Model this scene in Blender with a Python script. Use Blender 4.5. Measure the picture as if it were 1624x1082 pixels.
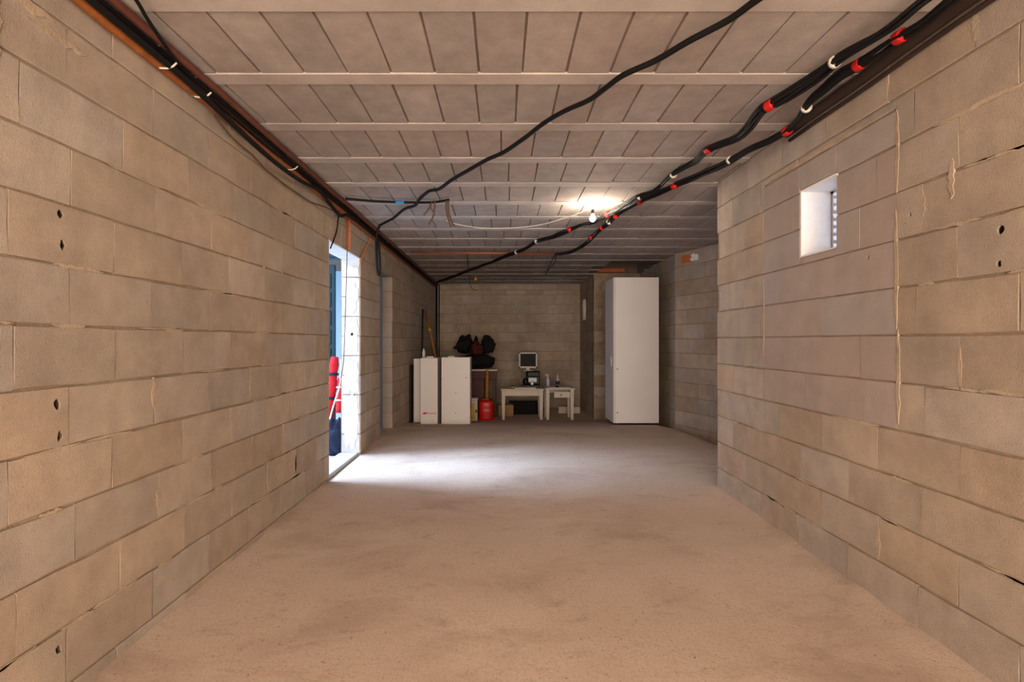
import bpy, math, random
from mathutils import Vector, Matrix, noise
from mathutils.geometry import delaunay_2d_cdt
random.seed(7)
for o in list(bpy.data.objects): bpy.data.objects.remove(o, do_unlink=True)
SC = bpy.context.scene
COL = SC.collection

# ------------------------------------------------------------------ camera
F, CX, CY, CZ = 790.0, 797.0, 541.0, 1.15      # focal length and vanishing point of the 1624x1082 frame
cd = bpy.data.cameras.new('camera'); cam = bpy.data.objects.new('camera', cd); COL.objects.link(cam)
cam.location = (0, 0, CZ); cam.rotation_euler = (math.pi/2, 0, 0)
cd.sensor_width = 36; cd.lens = F/1624*36; cd.shift_x = (812-CX)/1624; cd.clip_start = .05
SC.camera = cam
# ------------------------------------------------------------------ sky, sun, exposure
W = bpy.data.worlds.new('sky'); SC.world = W; W.use_nodes = True
bg = W.node_tree.nodes['Background']
bg.inputs[0].default_value = (.62, .76, 1, 1); bg.inputs[1].default_value = 3.6
sl = bpy.data.lights.new('sun', 'SUN'); sun = bpy.data.objects.new('sun', sl); COL.objects.link(sun)
sl.energy = 8.5; sl.angle = math.radians(30); sl.color = (.50, .70, 1)
sun.rotation_euler = Vector((1, -.03, -.86)).to_track_quat('-Z', 'Y').to_euler()
# added warm area light behind the camera, standing in for an assumed garage door
al = bpy.data.lights.new('rear_fill_light', 'AREA'); al.shape = 'RECTANGLE'; al.size = 2.9; al.size_y = 2.1; al.energy = 255; al.color = (1, .83, .66)
gd = bpy.data.objects.new('rear_fill_light', al); COL.objects.link(gd); gd.location = (.1, -2.2, 1.15); gd.rotation_euler = (math.pi/2, 0, 0)
vs = SC.view_settings
vs.view_transform = 'Standard'; vs.look = 'None'; vs.gamma = 1; vs.use_curve_mapping = False; vs.exposure = 0.42

# ------------------------------------------------------------------ materials
def srgb(r, g, b):
    f = lambda c: (c/255/12.92 if c/255 <= .04045 else ((c/255+.055)/1.055)**2.4)
    return (f(r), f(g), f(b), 1)
def mat(name, col, rough=.7, metal=0, var=.0, scale=20, bump=0, bscale=120, tone=0, spec=.3, emit=None, col2=None, trans=0, stain=0):
    m = bpy.data.materials.new(name); m.use_nodes = True; nt = m.node_tree; N = nt.nodes; L = nt.links
    b = N['Principled BSDF']; b.inputs['Roughness'].default_value = rough; b.inputs['Metallic'].default_value = metal
    b.inputs['Specular IOR Level'].default_value = spec; b.inputs['Base Color'].default_value = col
    if trans: b.inputs['Transmission Weight'].default_value = trans
    if emit: b.inputs['Emission Color'].default_value = emit[0]; b.inputs['Emission Strength'].default_value = emit[1]
    if var or bump or tone:
        tc = N.new('ShaderNodeTexCoord'); oi = N.new('ShaderNodeObjectInfo')
        mp = N.new('ShaderNodeVectorMath'); mp.operation = 'MULTIPLY_ADD'
        L.new(oi.outputs['Random'], mp.inputs[0]); mp.inputs[1].default_value = (37, 53, 71); L.new(tc.outputs['Object'], mp.inputs[2])
        vec = mp.outputs[0]
        n1 = N.new('ShaderNodeTexNoise'); n1.inputs['Scale'].default_value = scale; n1.inputs['Detail'].default_value = 6; n1.inputs['Roughness'].default_value = .65
        L.new(vec, n1.inputs['Vector'])
        mx = N.new('ShaderNodeMix'); mx.data_type = 'RGBA'
        c2 = col2 or tuple(max(0, c*(1-var)) for c in col[:3])+(1,)
        c1 = tuple(min(1, c*(1+var*.6)) for c in col[:3])+(1,)
        mx.inputs[6].default_value = c2; mx.inputs[7].default_value = c1
        rp = N.new('ShaderNodeMapRange'); rp.inputs[1].default_value = .3; rp.inputs[2].default_value = .7
        L.new(n1.outputs['Fac'], rp.inputs[0]); L.new(rp.outputs[0], mx.inputs[0])
        out = mx.outputs[2]
        if tone:
            hs = N.new('ShaderNodeHueSaturation'); mr = N.new('ShaderNodeMapRange')
            mr.inputs[3].default_value = 1-tone; mr.inputs[4].default_value = 1+tone*.7
            L.new(oi.outputs['Random'], mr.inputs[0]); L.new(mr.outputs[0], hs.inputs['Value'])
            wn = N.new('ShaderNodeTexWhiteNoise'); wn.noise_dimensions = '1D'; L.new(oi.outputs['Random'], wn.inputs['W'])
            ms = N.new('ShaderNodeMapRange'); ms.inputs[3].default_value = .72; ms.inputs[4].default_value = 1.12
            L.new(wn.outputs['Value'], ms.inputs[0]); L.new(ms.outputs[0], hs.inputs['Saturation'])
            L.new(out, hs.inputs['Color']); out = hs.outputs[0]
        if stain:
            ge = N.new('ShaderNodeNewGeometry')
            for sc_, st, lo, hi, f0, f1 in ((1.5, (1, 1, 1), .35, .68, 1-stain, 1+stain*.6), (9, (1, 1, .16), .45, .75, 1.0, 1-stain*.8), (95, (1, 1, 1), .58, .75, 1.0, 1-stain*1.6)):
                mp2 = N.new('ShaderNodeMapping'); mp2.inputs['Scale'].default_value = st; L.new(ge.outputs['Position'], mp2.inputs['Vector'])
                n3 = N.new('ShaderNodeTexNoise'); n3.inputs['Scale'].default_value = sc_; n3.inputs['Detail'].default_value = 5; n3.inputs['Roughness'].default_value = .62; L.new(mp2.outputs[0], n3.inputs['Vector'])
                r3 = N.new('ShaderNodeMapRange'); r3.inputs[1].default_value = lo; r3.inputs[2].default_value = hi; r3.inputs[3].default_value = f0; r3.inputs[4].default_value = f1; L.new(n3.outputs['Fac'], r3.inputs[0])
                vm = N.new('ShaderNodeVectorMath'); vm.operation = 'SCALE'; L.new(out, vm.inputs[0]); L.new(r3.outputs[0], vm.inputs['Scale']); out = vm.outputs[0]
        L.new(out, b.inputs['Base Color'])
        if bump:
            n2 = N.new('ShaderNodeTexNoise'); n2.inputs['Scale'].default_value = bscale; n2.inputs['Detail'].default_value = 4; n2.inputs['Roughness'].default_value = .7
            L.new(vec, n2.inputs['Vector'])
            bp = N.new('ShaderNodeBump'); bp.inputs['Strength'].default_value = bump; bp.inputs['Distance'].default_value = .004
            L.new(n2.outputs['Fac'], bp.inputs['Height']); L.new(bp.outputs[0], b.inputs['Normal'])
    return m
M = dict(
    block=mat('concrete_block', srgb(180, 162, 145), .95, var=.15, scale=7, bump=1.0, bscale=230, tone=.11, spec=.12, stain=.13),
    patch=mat('smooth_block', srgb(164, 150, 142), .95, var=.10, scale=6, bump=.3, bscale=160, tone=.05, spec=.12, stain=.08),
    mortar=mat('mortar', srgb(164, 144, 122), .97, var=.3, scale=9, bump=.9, bscale=90, spec=.1, stain=.12),
    tile=mat('ceiling_infill', srgb(168, 156, 150), .95, var=.16, scale=9, bump=.7, bscale=220, tone=.08, spec=.12, stain=.1),
    joist=mat('joist_concrete', srgb(184, 174, 169), .9, var=.15, scale=5, bump=.3, bscale=90, tone=.06, spec=.2, stain=.1),
    slab=mat('slab_concrete', srgb(120, 105, 95), .95, var=.2, scale=5, bump=.5),
    plaster=mat('white_plaster', srgb(228, 226, 226), .9, var=.10, scale=8, bump=.6, bscale=60, spec=.2),
    white=mat('white_laminate', srgb(216, 210, 208), .45, spec=.4, var=.03, scale=3),
    whitewood=mat('painted_wood', srgb(214, 202, 190), .55, var=.08, scale=12),
    castor=mat('castor_plastic', srgb(90, 85, 82), .5, var=.1),
    black=mat('black_rubber', srgb(17, 16, 17), .6, var=.25, scale=30, spec=.2),
    blackp=mat('black_plastic', srgb(14, 14, 16), .45, spec=.3, var=.1),
    fabric=mat('black_fabric', srgb(20, 18, 20), .85, var=.3, scale=18, bump=.6, bscale=40),
    darkred=mat('maroon_fabric', srgb(74, 26, 26), .85, var=.3, scale=18, bump=.5, bscale=40),
    rust=mat('rusted_pipe', srgb(150, 88, 44), .6, var=.35, scale=14, bump=.2),
    redpipe=mat('red_brown_pipe', srgb(104, 60, 48), .55, var=.3, scale=14, bump=.2),
    copper=mat('copper_pipe', srgb(150, 92, 70), .5, metal=.3, var=.2, scale=10),
    wood=mat('wooden_handle', srgb(176, 112, 52), .6, var=.3, scale=20),
    redwood=mat('mahogany', srgb(76, 22, 16), .5, var=.3, scale=8),
    darkbrown=mat('dark_brown_shade', srgb(52, 38, 32), .8, var=.3, scale=8),  # dark brown shared by a left pipe, the shaft and the shade stand-ins
    redcan=mat('red_plastic', srgb(196, 14, 14), .4, spec=.5, var=.05),
    redtape=mat('red_tape', srgb(190, 26, 24), .5, var=.1),
    whitetie=mat('white_tie', srgb(214, 206, 198), .5, var=.05),
    bluetape=mat('blue_tape', srgb(40, 140, 205), .5, var=.05),
    yellow=mat('yellow_print', srgb(222, 176, 30), .5, var=.05),
    whitecan=mat('white_tin', srgb(206, 200, 194), .5, var=.06),
    card=mat('cardboard', srgb(166, 132, 84), .8, var=.12, scale=8),
    brick=mat('hollow_clay', srgb(196, 112, 66), .9, var=.25, scale=12, bump=.5),
    orange=mat('orange_conduit', srgb(206, 128, 90), .6, var=.12),
    brownwire=mat('brown_wire', srgb(92, 74, 54), .6, var=.2),
    silver=mat('silver_plastic', srgb(140, 142, 146), .4, metal=.5, var=.05),
    screen=mat('dark_screen', srgb(6, 6, 8), .5, spec=.15),
    bezel=mat('monitor_bezel', srgb(196, 194, 188), .45, var=.04),
    bottle=mat('blue_white_bottle', srgb(176, 184, 206), .25, spec=.5, var=.08),
    bluecap=mat('navy_label', srgb(30, 36, 64), .4, var=.1),
    teal=mat('dark_teal_paint', srgb(10, 44, 54), .5, var=.2, scale=6),
    palewall=mat('white_render', srgb(176, 202, 218), .9, var=.06, scale=4, bump=.3),
    bluegrey=mat('blue_grey_paint', srgb(124, 146, 172), .6, var=.1, scale=4),
    red=mat('red_fabric', srgb(188, 24, 34), .8, var=.25, scale=14, bump=.4, bscale=40),
    navy=mat('navy_fabric', srgb(24, 34, 58), .8, var=.3, scale=14, bump=.4, bscale=40),
    yard=mat('pale_paving', srgb(190, 196, 200), .9, var=.1, scale=4, bump=.3),
    bulb=mat('lit_bulb', (1, .9, .75, 1), .4, emit=((1, .84, .66, 1), 520.0)),
    lamp=mat('lit_lamp', (1, .9, .75, 1), .4, emit=((1, .74, .47, 1), 330.0)),
    brass=mat('lamp_holder', srgb(40, 36, 32), .5, var=.1),
    louvre=mat('white_louvre', srgb(225, 225, 228), .6, var=.04),
    yellowc=mat('yellow_connector', srgb(200, 160, 40), .5, var=.1),
)
def floor_mat():
    m = bpy.data.materials.new('screed_floor'); m.use_nodes = True; nt = m.node_tree; N = nt.nodes; L = nt.links
    b = N['Principled BSDF']; b.inputs['Roughness'].default_value = .82; b.inputs['Specular IOR Level'].default_value = .25
    tc = N.new('ShaderNodeTexCoord')
    def nz(scale, det, rough=.6, stretch=None, dist=0):
        n = N.new('ShaderNodeTexNoise'); n.inputs['Scale'].default_value = scale; n.inputs['Detail'].default_value = det; n.inputs['Roughness'].default_value = rough
        n.inputs['Distortion'].default_value = dist
        if stretch:
            mp = N.new('ShaderNodeMapping'); mp.inputs['Scale'].default_value = stretch; L.new(tc.outputs['Object'], mp.inputs['Vector']); L.new(mp.outputs[0], n.inputs['Vector'])
        else: L.new(tc.outputs['Object'], n.inputs['Vector'])
        return n.outputs['Fac']
    def rng(s, a, b_):
        r = N.new('ShaderNodeMapRange'); r.inputs[1].default_value = a; r.inputs[2].default_value = b_; L.new(s, r.inputs[0]); return r.outputs[0]
    def mix(f, a, b_):
        x = N.new('ShaderNodeMix'); x.data_type = 'RGBA'
        for i, v in ((0, f), (6, a), (7, b_)):
            if isinstance(v, tuple): x.inputs[i].default_value = v
            else: L.new(v, x.inputs[i])
        return x.outputs[2]
    c = mix(rng(nz(.9, 5, .6), .3, .7), srgb(188, 166, 150), srgb(208, 188, 172))
    c = mix(rng(nz(1.6, 8, .66, (.7, 1.2, 1), .5), .5, .85), c, srgb(146, 122, 106))     # worn brown stains
    c = mix(rng(nz(9, 8, .75, (.7, 1.4, 1), .3), .56, .85), c, srgb(140, 116, 100))
    c = mix(rng(nz(110, 4, .7), .5, .75), c, srgb(160, 138, 122))
    c = mix(rng(nz(60, 3, .6), .66, .74), c, srgb(128, 104, 88))
    L.new(c, b.inputs['Base Color'])
    bp = N.new('ShaderNodeBump'); bp.inputs['Strength'].default_value = .35; bp.inputs['Distance'].default_value = .004
    L.new(nz(45, 6, .7), bp.inputs['Height']); L.new(bp.outputs[0], b.inputs['Normal'])
    return m
M['floor'] = floor_mat()

# ------------------------------------------------------------------ mesh helpers
def P(px, py, d): return Vector(((px-CX)/F*d, d, CZ+(CY-py)/F*d))
class MB:
    def __init__(s): s.v = []; s.f = []
    def add(s, v, f):
        k = len(s.v); s.v += [tuple(x) for x in v]; s.f += [tuple(i+k for i in q) for q in f]; return s
    def box(s, x0, x1, y0, y1, z0, z1):
        return s.add([(x, y, z) for z in (z0, z1) for y in (y0, y1) for x in (x0, x1)],
                     [(0, 2, 3, 1), (4, 5, 7, 6), (0, 1, 5, 4), (2, 6, 7, 3), (0, 4, 6, 2), (1, 3, 7, 5)])
    def cbox(s, x0, x1, y0, y1, z0, z1, b=.004):
        lo = (x0, y0, z0); hi = (x1, y1, z1); v = []; idx = {}
        for sx in (0, 1):
            for sy in (0, 1):
                for sz in (0, 1):
                    for ax in range(3):
                        p = []
                        for a, sg in enumerate((sx, sy, sz)):
                            e = hi[a] if sg else lo[a]
                            if a != ax: e += (-b if sg else b)
                            p.append(e)
                        idx[(sx, sy, sz, ax)] = len(v); v.append(p)
        f = []; I = lambda k, ax: idx[(k[0], k[1], k[2], ax)]
        for ax in range(3):
            o = [a for a in range(3) if a != ax]
            for sg in (0, 1):
                ks = []
                for p, q in ((0, 0), (1, 0), (1, 1), (0, 1)):
                    k = [0, 0, 0]; k[ax] = sg; k[o[0]] = p; k[o[1]] = q; ks.append(k)
                f.append([I(k, ax) for k in ks])
            for p in (0, 1):
                for q in (0, 1):
                    k0 = [0, 0, 0]; k0[o[0]] = p; k0[o[1]] = q; k1 = list(k0); k1[ax] = 1
                    f.append([I(k0, o[0]), I(k1, o[0]), I(k1, o[1]), I(k0, o[1])])
        for sx in (0, 1):
            for sy in (0, 1):
                for sz in (0, 1): f.append([idx[(sx, sy, sz, a)] for a in range(3)])
        return s.add(v, f)
    def tube(s, pts, r, n=8, cap=True):
        pts = [Vector(p) for p in pts]; rs = r if isinstance(r, (list, tuple)) else [r]*len(pts)
        v = []; up = None
        for i, p in enumerate(pts):
            t = (pts[min(i+1, len(pts)-1)]-pts[max(i-1, 0)])
            if t.length < 1e-9: t = Vector((0, 0, 1))
            t.normalize()
            if up is None: up = t.orthogonal().normalized()
            up = (up-t*up.dot(t)); up = up.normalized() if up.length > 1e-6 else t.orthogonal().normalized()
            w = t.cross(up)
            for k in range(n):
                a = 2*math.pi*k/n; v.append(p+(up*math.cos(a)+w*math.sin(a))*rs[i])
        f = [(i*n+k, i*n+(k+1) % n, (i+1)*n+(k+1) % n, (i+1)*n+k) for i in range(len(pts)-1) for k in range(n)]
        if cap: f += [tuple(range(n))[::-1], tuple((len(pts)-1)*n+k for k in range(n))]
        return s.add(v, f)
    def lathe(s, prof, c=(0, 0, 0), n=16):
        return s.tube([Vector((c[0], c[1], c[2]+z+i*1e-6)) for i, (r, z) in enumerate(prof)], [max(r, 1e-4) for r, z in prof], n)
    def blob(s, c, rad, amp=.2, freq=3, seed=0, n=14, m=20, flat=None):
        v = []; f = []; c = Vector(c); rad = Vector(rad)
        for i in range(n+1):
            th = math.pi*i/n
            for j in range(m):
                ph = 2*math.pi*j/m; d = Vector((math.sin(th)*math.cos(ph), math.sin(th)*math.sin(ph), math.cos(th)))
                k = 1+amp*noise.noise(d*freq*.5+Vector((seed*3.1, seed*1.7, 0)))+amp*.5*noise.noise(d*freq+Vector((seed, 9, 2)))
                p = Vector((d.x*rad.x, d.y*rad.y, d.z*rad.z))*k
                if flat is not None: p.z = max(p.z, -flat)
                v.append(c+p)
        for i in range(n):
            for j in range(m): f.append((i*m+j, (i+1)*m+j, (i+1)*m+(j+1) % m, i*m+(j+1) % m))
        return s.add(v, f)
    def mesh(s, name, m, smooth=False):
        me = bpy.data.meshes.new(name); me.from_pydata(s.v, [], s.f); me.materials.append(m)
        import bmesh
        b = bmesh.new(); b.from_mesh(me); bmesh.ops.recalc_face_normals(b, faces=b.faces); b.to_mesh(me); b.free()
        if smooth: me.polygons.foreach_set('use_smooth', [True]*len(me.polygons))
        return me
    def build(s, name, m, parent=None, smooth=False):
        return link(name, s.mesh(name, m, smooth), parent)
def link(name, me, parent=None):
    o = bpy.data.objects.new(name, me); COL.objects.link(o)
    if parent is not None: o.parent = parent
    return o
def tag(o, label, cat, group=None):
    o['label'] = label; o['category'] = cat
    if group: o['group'] = group
    return o
def thing(name, label, cat, loc=(0, 0, 0), rz=0, group=None):
    o = link(name, None); o.location = loc; o.rotation_euler = (0, 0, rz); o.empty_display_size = .1
    return tag(o, label, cat, group)
def struct(o): o['kind'] = 'structure'; return o
def smoothpts(pts, k=5):
    p = [Vector(q) for q in pts]; out = []
    for i in range(len(p)-1):
        a, b, c, d = p[max(i-1, 0)], p[i], p[i+1], p[min(i+2, len(p)-1)]
        for j in range(k):
            t = j/k
            out.append(.5*((2*b)+(c-a)*t+(2*a-5*b+4*c-d)*t*t+(3*b-a-3*c+d)*t**3))
    out.append(p[-1]); return out
def interp(tab, x):
    if x <= tab[0][0]: return tab[0][1]
    for (a, p), (b, q) in zip(tab, tab[1:]):
        if x <= b: t = (x-a)/(b-a); return p+(q-p)*t
    return tab[-1][1]
def sm(t): t = max(0, min(1, t)); return t*t*(3-2*t)
FT = [(-4, -.04), (1.5, -.035), (4, -.005), (5.9, .015), (6.6, -.005), (7.1, -.05), (7.64, -.107), (8.4, -.21), (9, -.275), (9.6, -.29), (12, -.29)]
def floor_z(x, y):
    z = interp(FT, y)+.014*x*(1-sm((y-5)/2))
    return z-min(.19, max(0, .29+z))*sm((x-2.2)/.5)*sm((y-4.3)/1.6)

# ------------------------------------------------------------------ masonry
XL, XR, YB, YR, ZC = -1.45, 1.66, 10.72, -2.3, 2.38
bcache = {}
def block_mesh(Lx, Hz, variant, material, proud=.006, depth=.03, jit=.0022):
    jit *= 1.1
    key = (round(Lx, 3), round(Hz, 3), variant, material, proud, depth)
    if key in bcache: return bcache[key]
    rnd = random.Random(hash((round(Lx, 3), round(Hz, 3), variant)))
    def ring(ins, y, j):
        hx, hz = Lx/2-ins*.15, Hz/2-ins; pts = []
        nx, nz_ = 3, 2
        for i in range(nx): pts.append((-hx+2*hx*i/nx, -hz))
        for i in range(nz_): pts.append((hx, -hz+2*hz*i/nz_))
        for i in range(nx): pts.append((hx-2*hx*i/nx, hz))
        for i in range(nz_): pts.append((-hx, hz-2*hz*i/nz_))
        return [(x+rnd.uniform(-j, j), y+rnd.uniform(-j, j)*.25, z+rnd.uniform(-j, j)) for x, z in pts]
    r0 = ring(.004, 0, jit); r1 = ring(0, .003, jit); r2 = [(a, depth, c) for a, b, c in r1]; n = len(r0)
    mb = MB(); mb.add(r0+r1+r2, [tuple(range(n))]+[(i, n+i, n+(i+1) % n, (i+1) % n) for i in range(n)]+[(n+i, 2*n+i, 2*n+(i+1) % n, n+(i+1) % n) for i in range(n)])
    bcache[key] = mb.mesh('block', M[material]); return bcache[key]
def holed_mesh(Lx, Hz, holes, material, seed):
    rnd = random.Random(seed); hx, hz = Lx/2, Hz/2
    outl = [(-hx, -hz), (0, -hz), (hx, -hz), (hx, 0), (hx, hz), (0, hz), (-hx, hz), (-hx, 0)]
    vs_ = [Vector(p) for p in outl]; ed = [(i, (i+1) % 8) for i in range(8)]; polys = []
    for hxx, hzz, rw, rh in holes:
        k = len(vs_); pl = []
        for i in range(9):
            a = 2*math.pi*i/9; q = rnd.uniform(.65, 1.2); pl.append(Vector((hxx+rw*q*math.cos(a), hzz+rh*q*math.sin(a))))
        vs_ += pl; ed += [(k+i, k+(i+1) % 9) for i in range(9)]; polys.append((k, pl))
    V, E, T, *_ = delaunay_2d_cdt(vs_, ed, [], 0, 1e-6)
    def inside(p, pl):
        c = False
        for i in range(len(pl)):
            a, b = pl[i], pl[i-1]
            if (a.y > p.y) != (b.y > p.y) and p.x < (b.x-a.x)*(p.y-a.y)/(b.y-a.y)+a.x: c = not c
        return c
    tris = [t for t in T if not any(inside(sum((V[i] for i in t), Vector((0, 0)))/3, pl) for k, pl in polys)]
    mb = MB(); mb.add([(v.x, 0, v.y) for v in V], tris)
    mb.add([(x, 0, z) for x, z in outl]+[(x, .04, z) for x, z in outl], [(i, 8+i, 8+(i+1) % 8, (i+1) % 8) for i in range(8)])
    for k, pl in polys:
        c = sum(pl, Vector((0, 0)))/9
        rg = [[(p.x, 0, p.y) for p in pl], [(p.x+.001, .006, p.y) for p in pl]]+[[(c.x+q*math.cos(6.2832*i/9), y, c.y+q*math.sin(6.2832*i/9)) for i in range(9)] for q, y in ((.044, .010), (.044, .15))]
        mb.add([p for g in rg for p in g], [(g*9+i, g*9+9+i, g*9+9+(i+1) % 9, g*9+(i+1) % 9) for g in range(3) for i in range(9)]+[tuple(27+i for i in range(9))])
    me = bpy.data.meshes.new('block'); me.from_pydata(mb.v, [], mb.f); me.materials.append(M[material]); return me
class Wall:
    """a block wall from O along u (unit, plan), normal towards the room is -(local y); backing sheet with blocks proud of it"""
    def __init__(s, name, O, ang, length, z0, z1, openings=(), thick=.2, recess=.009, material='mortar', holes=()):
        s.O = Vector((O[0], O[1], 0)); s.ang = ang; s.u = Vector((math.cos(ang), math.sin(ang), 0)); s.w = Vector((-math.sin(ang), math.cos(ang), 0))
        s.len = length; s.op = list(openings); s.holes = list(holes); s.cut = list(openings); s.name = name; s.z0, s.z1, s.thick, s.recess, s.mat_ = z0, z1, thick, recess, material
        s.blocks = []; s.parent = None
    def at(s, a, y, z): return s.O+s.u*a+s.w*y+Vector((0, 0, z))
    def fill(s, a0, a1, zoff, course=.2, lens=(.4,), joint=.01, skip=None, material='block', zmin=None, zmax=None, seed=1, stag=.2, jit=.0022, off=0):
        rnd = random.Random(seed); k = math.floor((s.z0-zoff)/course)
        zmin = s.z0 if zmin is None else zmin; zmax = s.z1 if zmax is None else zmax
        while zoff+k*course < zmax-.03:
            zb, zt = max(zoff+k*course, zmin), min(zoff+(k+1)*course, zmax); kk = k; k += 1
            if zt-zb < .03: continue
            a = a0-(off+(stag if kk % 2 else 0))-rnd.uniform(0, .05); cuts = []
            while a < a1:
                b = a+rnd.choice(lens)*rnd.uniform(.97, 1.03)
                x0, x1 = max(a, a0), min(b, a1); a = b
                if x1-x0 < .04: continue
                segs = [(x0, x1, zb, zt)]
                for (o0, o1, p0, p1) in list(s.op)+list(skip or []):
                    ns = []
                    for (q0, q1, r0, r1) in segs:
                        if o1 <= q0 or o0 >= q1 or p1 <= r0+.001 or p0 >= r1-.001: ns.append((q0, q1, r0, r1)); continue
                        if o0 > q0+.03: ns.append((q0, o0, r0, r1))
                        if o1 < q1-.03: ns.append((o1, q1, r0, r1))
                        i0, i1 = max(q0, o0), min(q1, o1)
                        if r1-p1 > .03 and i1-i0 > .03: ns.append((i0, i1, p1, r1))
                        if p0-r0 > .03 and i1-i0 > .03: ns.append((i0, i1, r0, p0))
                    segs = ns
                for q in segs: s.blocks.append(q+(material, joint, jit))
        return s
    def finish(s, solo=lambda a, z: True):
        hb = {}
        for h in s.holes:
            for i, (a0, a1, z0, z1, m, j, jt) in enumerate(s.blocks):
                if a0 < h[0] < a1 and z0 < h[1] < z1: hb.setdefault(i, []).append(h)
        for i in hb: a0, a1, z0, z1 = s.blocks[i][:4]; s.cut.append((a0+.012, a1-.012, z0+.012, z1-.012))
        xs = sorted({0, s.len}|{c for o in s.cut for c in o[:2] if 0 < c < s.len}); zs = sorted({s.z0, s.z1}|{c for o in s.cut for c in o[2:] if s.z0 < c < s.z1})
        mb = MB(); R = s.recess
        full = lambda x, z: 0 <= x < len(xs)-1 and 0 <= z < len(zs)-1 and not any(o[0]-1e-6 <= xs[x] and xs[x+1] <= o[1]+1e-6 and o[2]-1e-6 <= zs[z] and zs[z+1] <= o[3]+1e-6 for o in s.cut)
        for x in range(len(xs)-1):
            for z in range(len(zs)-1):
                if not full(x, z): continue
                c = [s.at(a, y, h) for h in (zs[z], zs[z+1]) for y in (R, s.thick) for a in (xs[x], xs[x+1])]
                f = [(0, 1, 5, 4), (2, 6, 7, 3)]
                if not full(x-1, z): f.append((0, 4, 6, 2))
                if not full(x+1, z): f.append((1, 3, 7, 5))
                if not full(x, z-1): f.append((0, 2, 3, 1))
                if not full(x, z+1): f.append((4, 5, 7, 6))
                mb.add(c, f)
        me = bpy.data.meshes.new(s.name); me.from_pydata(mb.v, [], mb.f); me.materials.append(M[s.mat_])
        s.parent = struct(link(s.name, me)); joined = {}
        for i, (a0, a1, z0, z1, m, j, jt) in enumerate(s.blocks):
            Lx, Hz = a1-a0-j*.25, z1-z0-j*.8
            Lx = round(Lx*200)/200 if Lx > .1 else Lx
            p = s.at((a0+a1)/2, random.uniform(-.0006, .001), (z0+z1)/2)
            if i in hb:
                me = holed_mesh(Lx, Hz, [(h[0]-(a0+a1)/2, h[1]-(z0+z1)/2, h[2], h[3]) for h in hb[i]], m, i)
            else: me = block_mesh(Lx, Hz, random.randrange(4), m, jit=jt)
            rot = (random.uniform(-.003, .003), random.uniform(-.004, .004), s.ang+random.uniform(-.0015, .0015))
            if solo((a0+a1)/2, (z0+z1)/2) or i in hb:
                o = link('block', me, s.parent); o.location = p; o.rotation_euler = rot
            else:
                b = joined.setdefault(m, MB()); R3 = Matrix.Rotation(s.ang, 3, 'Z')
                b.add([R3 @ v.co+p for v in me.vertices], [tuple(q.vertices) for q in me.polygons])
        for m, b in joined.items():
            o = b.build('distant_blocks', M[m], s.parent); o['kind'] = 'stuff'
        return s.parent
H = math.pi/2
# left wall: runs +Y, two door openings, drilled holes
D1, D2 = (4.165, 5.09), (5.90, 6.55)
Y0 = .9
wl = Wall('wall_left', (XL, YR), H, YB-YR+.2, -.5, ZC+.05, openings=[(D1[0]-YR, D1[1]-YR, -.02, 2.0), (D2[0]-YR, D2[1]-YR, -.03, 2.0)],
          holes=[(y-YR, z, .013, .018) for y, z in ((1.632, 1.565), (1.642, 1.466), (1.622, .943), (1.632, .838), (1.627, .143))])
wl.fill(Y0-YR, YB-YR, 0.0, seed=3)
wl.finish(lambda a, z: a+YR < 7.2)
# jamb blocks and plaster of the first door
M['limewash'] = mat('lime_washed_block', srgb(206, 203, 202), .95, var=.2, scale=9, bump=.7, bscale=140, tone=.06, spec=.12, stain=.12)
def jamb(wall, y, bm, zs0, zs1, seed):
    rnd = random.Random(seed); z = zs0
    while z < zs1-.02:
        zt = min(z+.2, zs1)
        me = block_mesh(.18, zt-z-.01, rnd.randrange(4), bm); o = link('block', me, wall)
        o.location = (XL-.1, y-.0, (z+zt)/2); o.rotation_euler = (0, 0, 0); z = zt
jamb(wl.parent, D1[1]-.006, 'limewash', 0, 2.0, 4)
jamb(wl.parent, D2[1]-.006, 'patch', 0, 2.0, 5)
def splat(name, parent, cx, cz, w, h, y, seed, m='plaster', th=.006, ang=0, base=None, hole=None, n=22):
    rnd = random.Random(seed); pl = []
    for i in range(n):
        a = 2*math.pi*i/n; c, s_ = math.cos(a), math.sin(a)
        k = 1/max(abs(c), abs(s_))**.55*(.92+.5*noise.noise(Vector((c*2.1, s_*2.1, seed*1.3)))+.12*rnd.uniform(-1, 1)); k = min(k, 1/max(abs(c), .01), 1.25); pl.append((c*w/2*k, s_*h/2*k))
    mb = MB(); v = [(x*.96, -th, z*.97) for x, z in pl]+[(x, 0, z) for x, z in pl]
    mb.add(v, [tuple(range(n))]+[(i, n+i, n+(i+1) % n, (i+1) % n) for i in range(n)])
    o = mb.build(name, M[m], parent); o.location = (cx, y, cz); o.rotation_euler = (0, 0, ang); return o
for (z, h, w, dx, sd) in ((1.60, .30, .13, .01, 2), (1.22, .38, .165, 0, 3), (.78, .34, .155, .005, 14), (.33, .55, .16, -.005, 5), (1.86, .10, .12, .02, 6)):
    splat('plaster_patch', wl.parent, XL-.095+dx, z, w, h, D1[1]-.0075, sd)
mb = MB()
for i in range(1): mb.blob((XL-.085, D1[1]-.016, 1.22), (.014, .006, .017), .3, 3, 4, 8, 10)
mb.build('junction_hole', M['blackp'], wl.parent)
# plastered head and near reveal of the first doorway
mb = MB(); mb.cbox(XL-.2, XL+.002, D1[0], D1[1], 1.985, 2.0, .003); mb.build('lintel_render', M['plaster'], wl.parent)
mb = MB(); mb.cbox(XL-.2, XL+.002, D2[0], D2[1], 1.985, 2.0, .003); mb.build('lintel_render', M['patch'], wl.parent)
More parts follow.
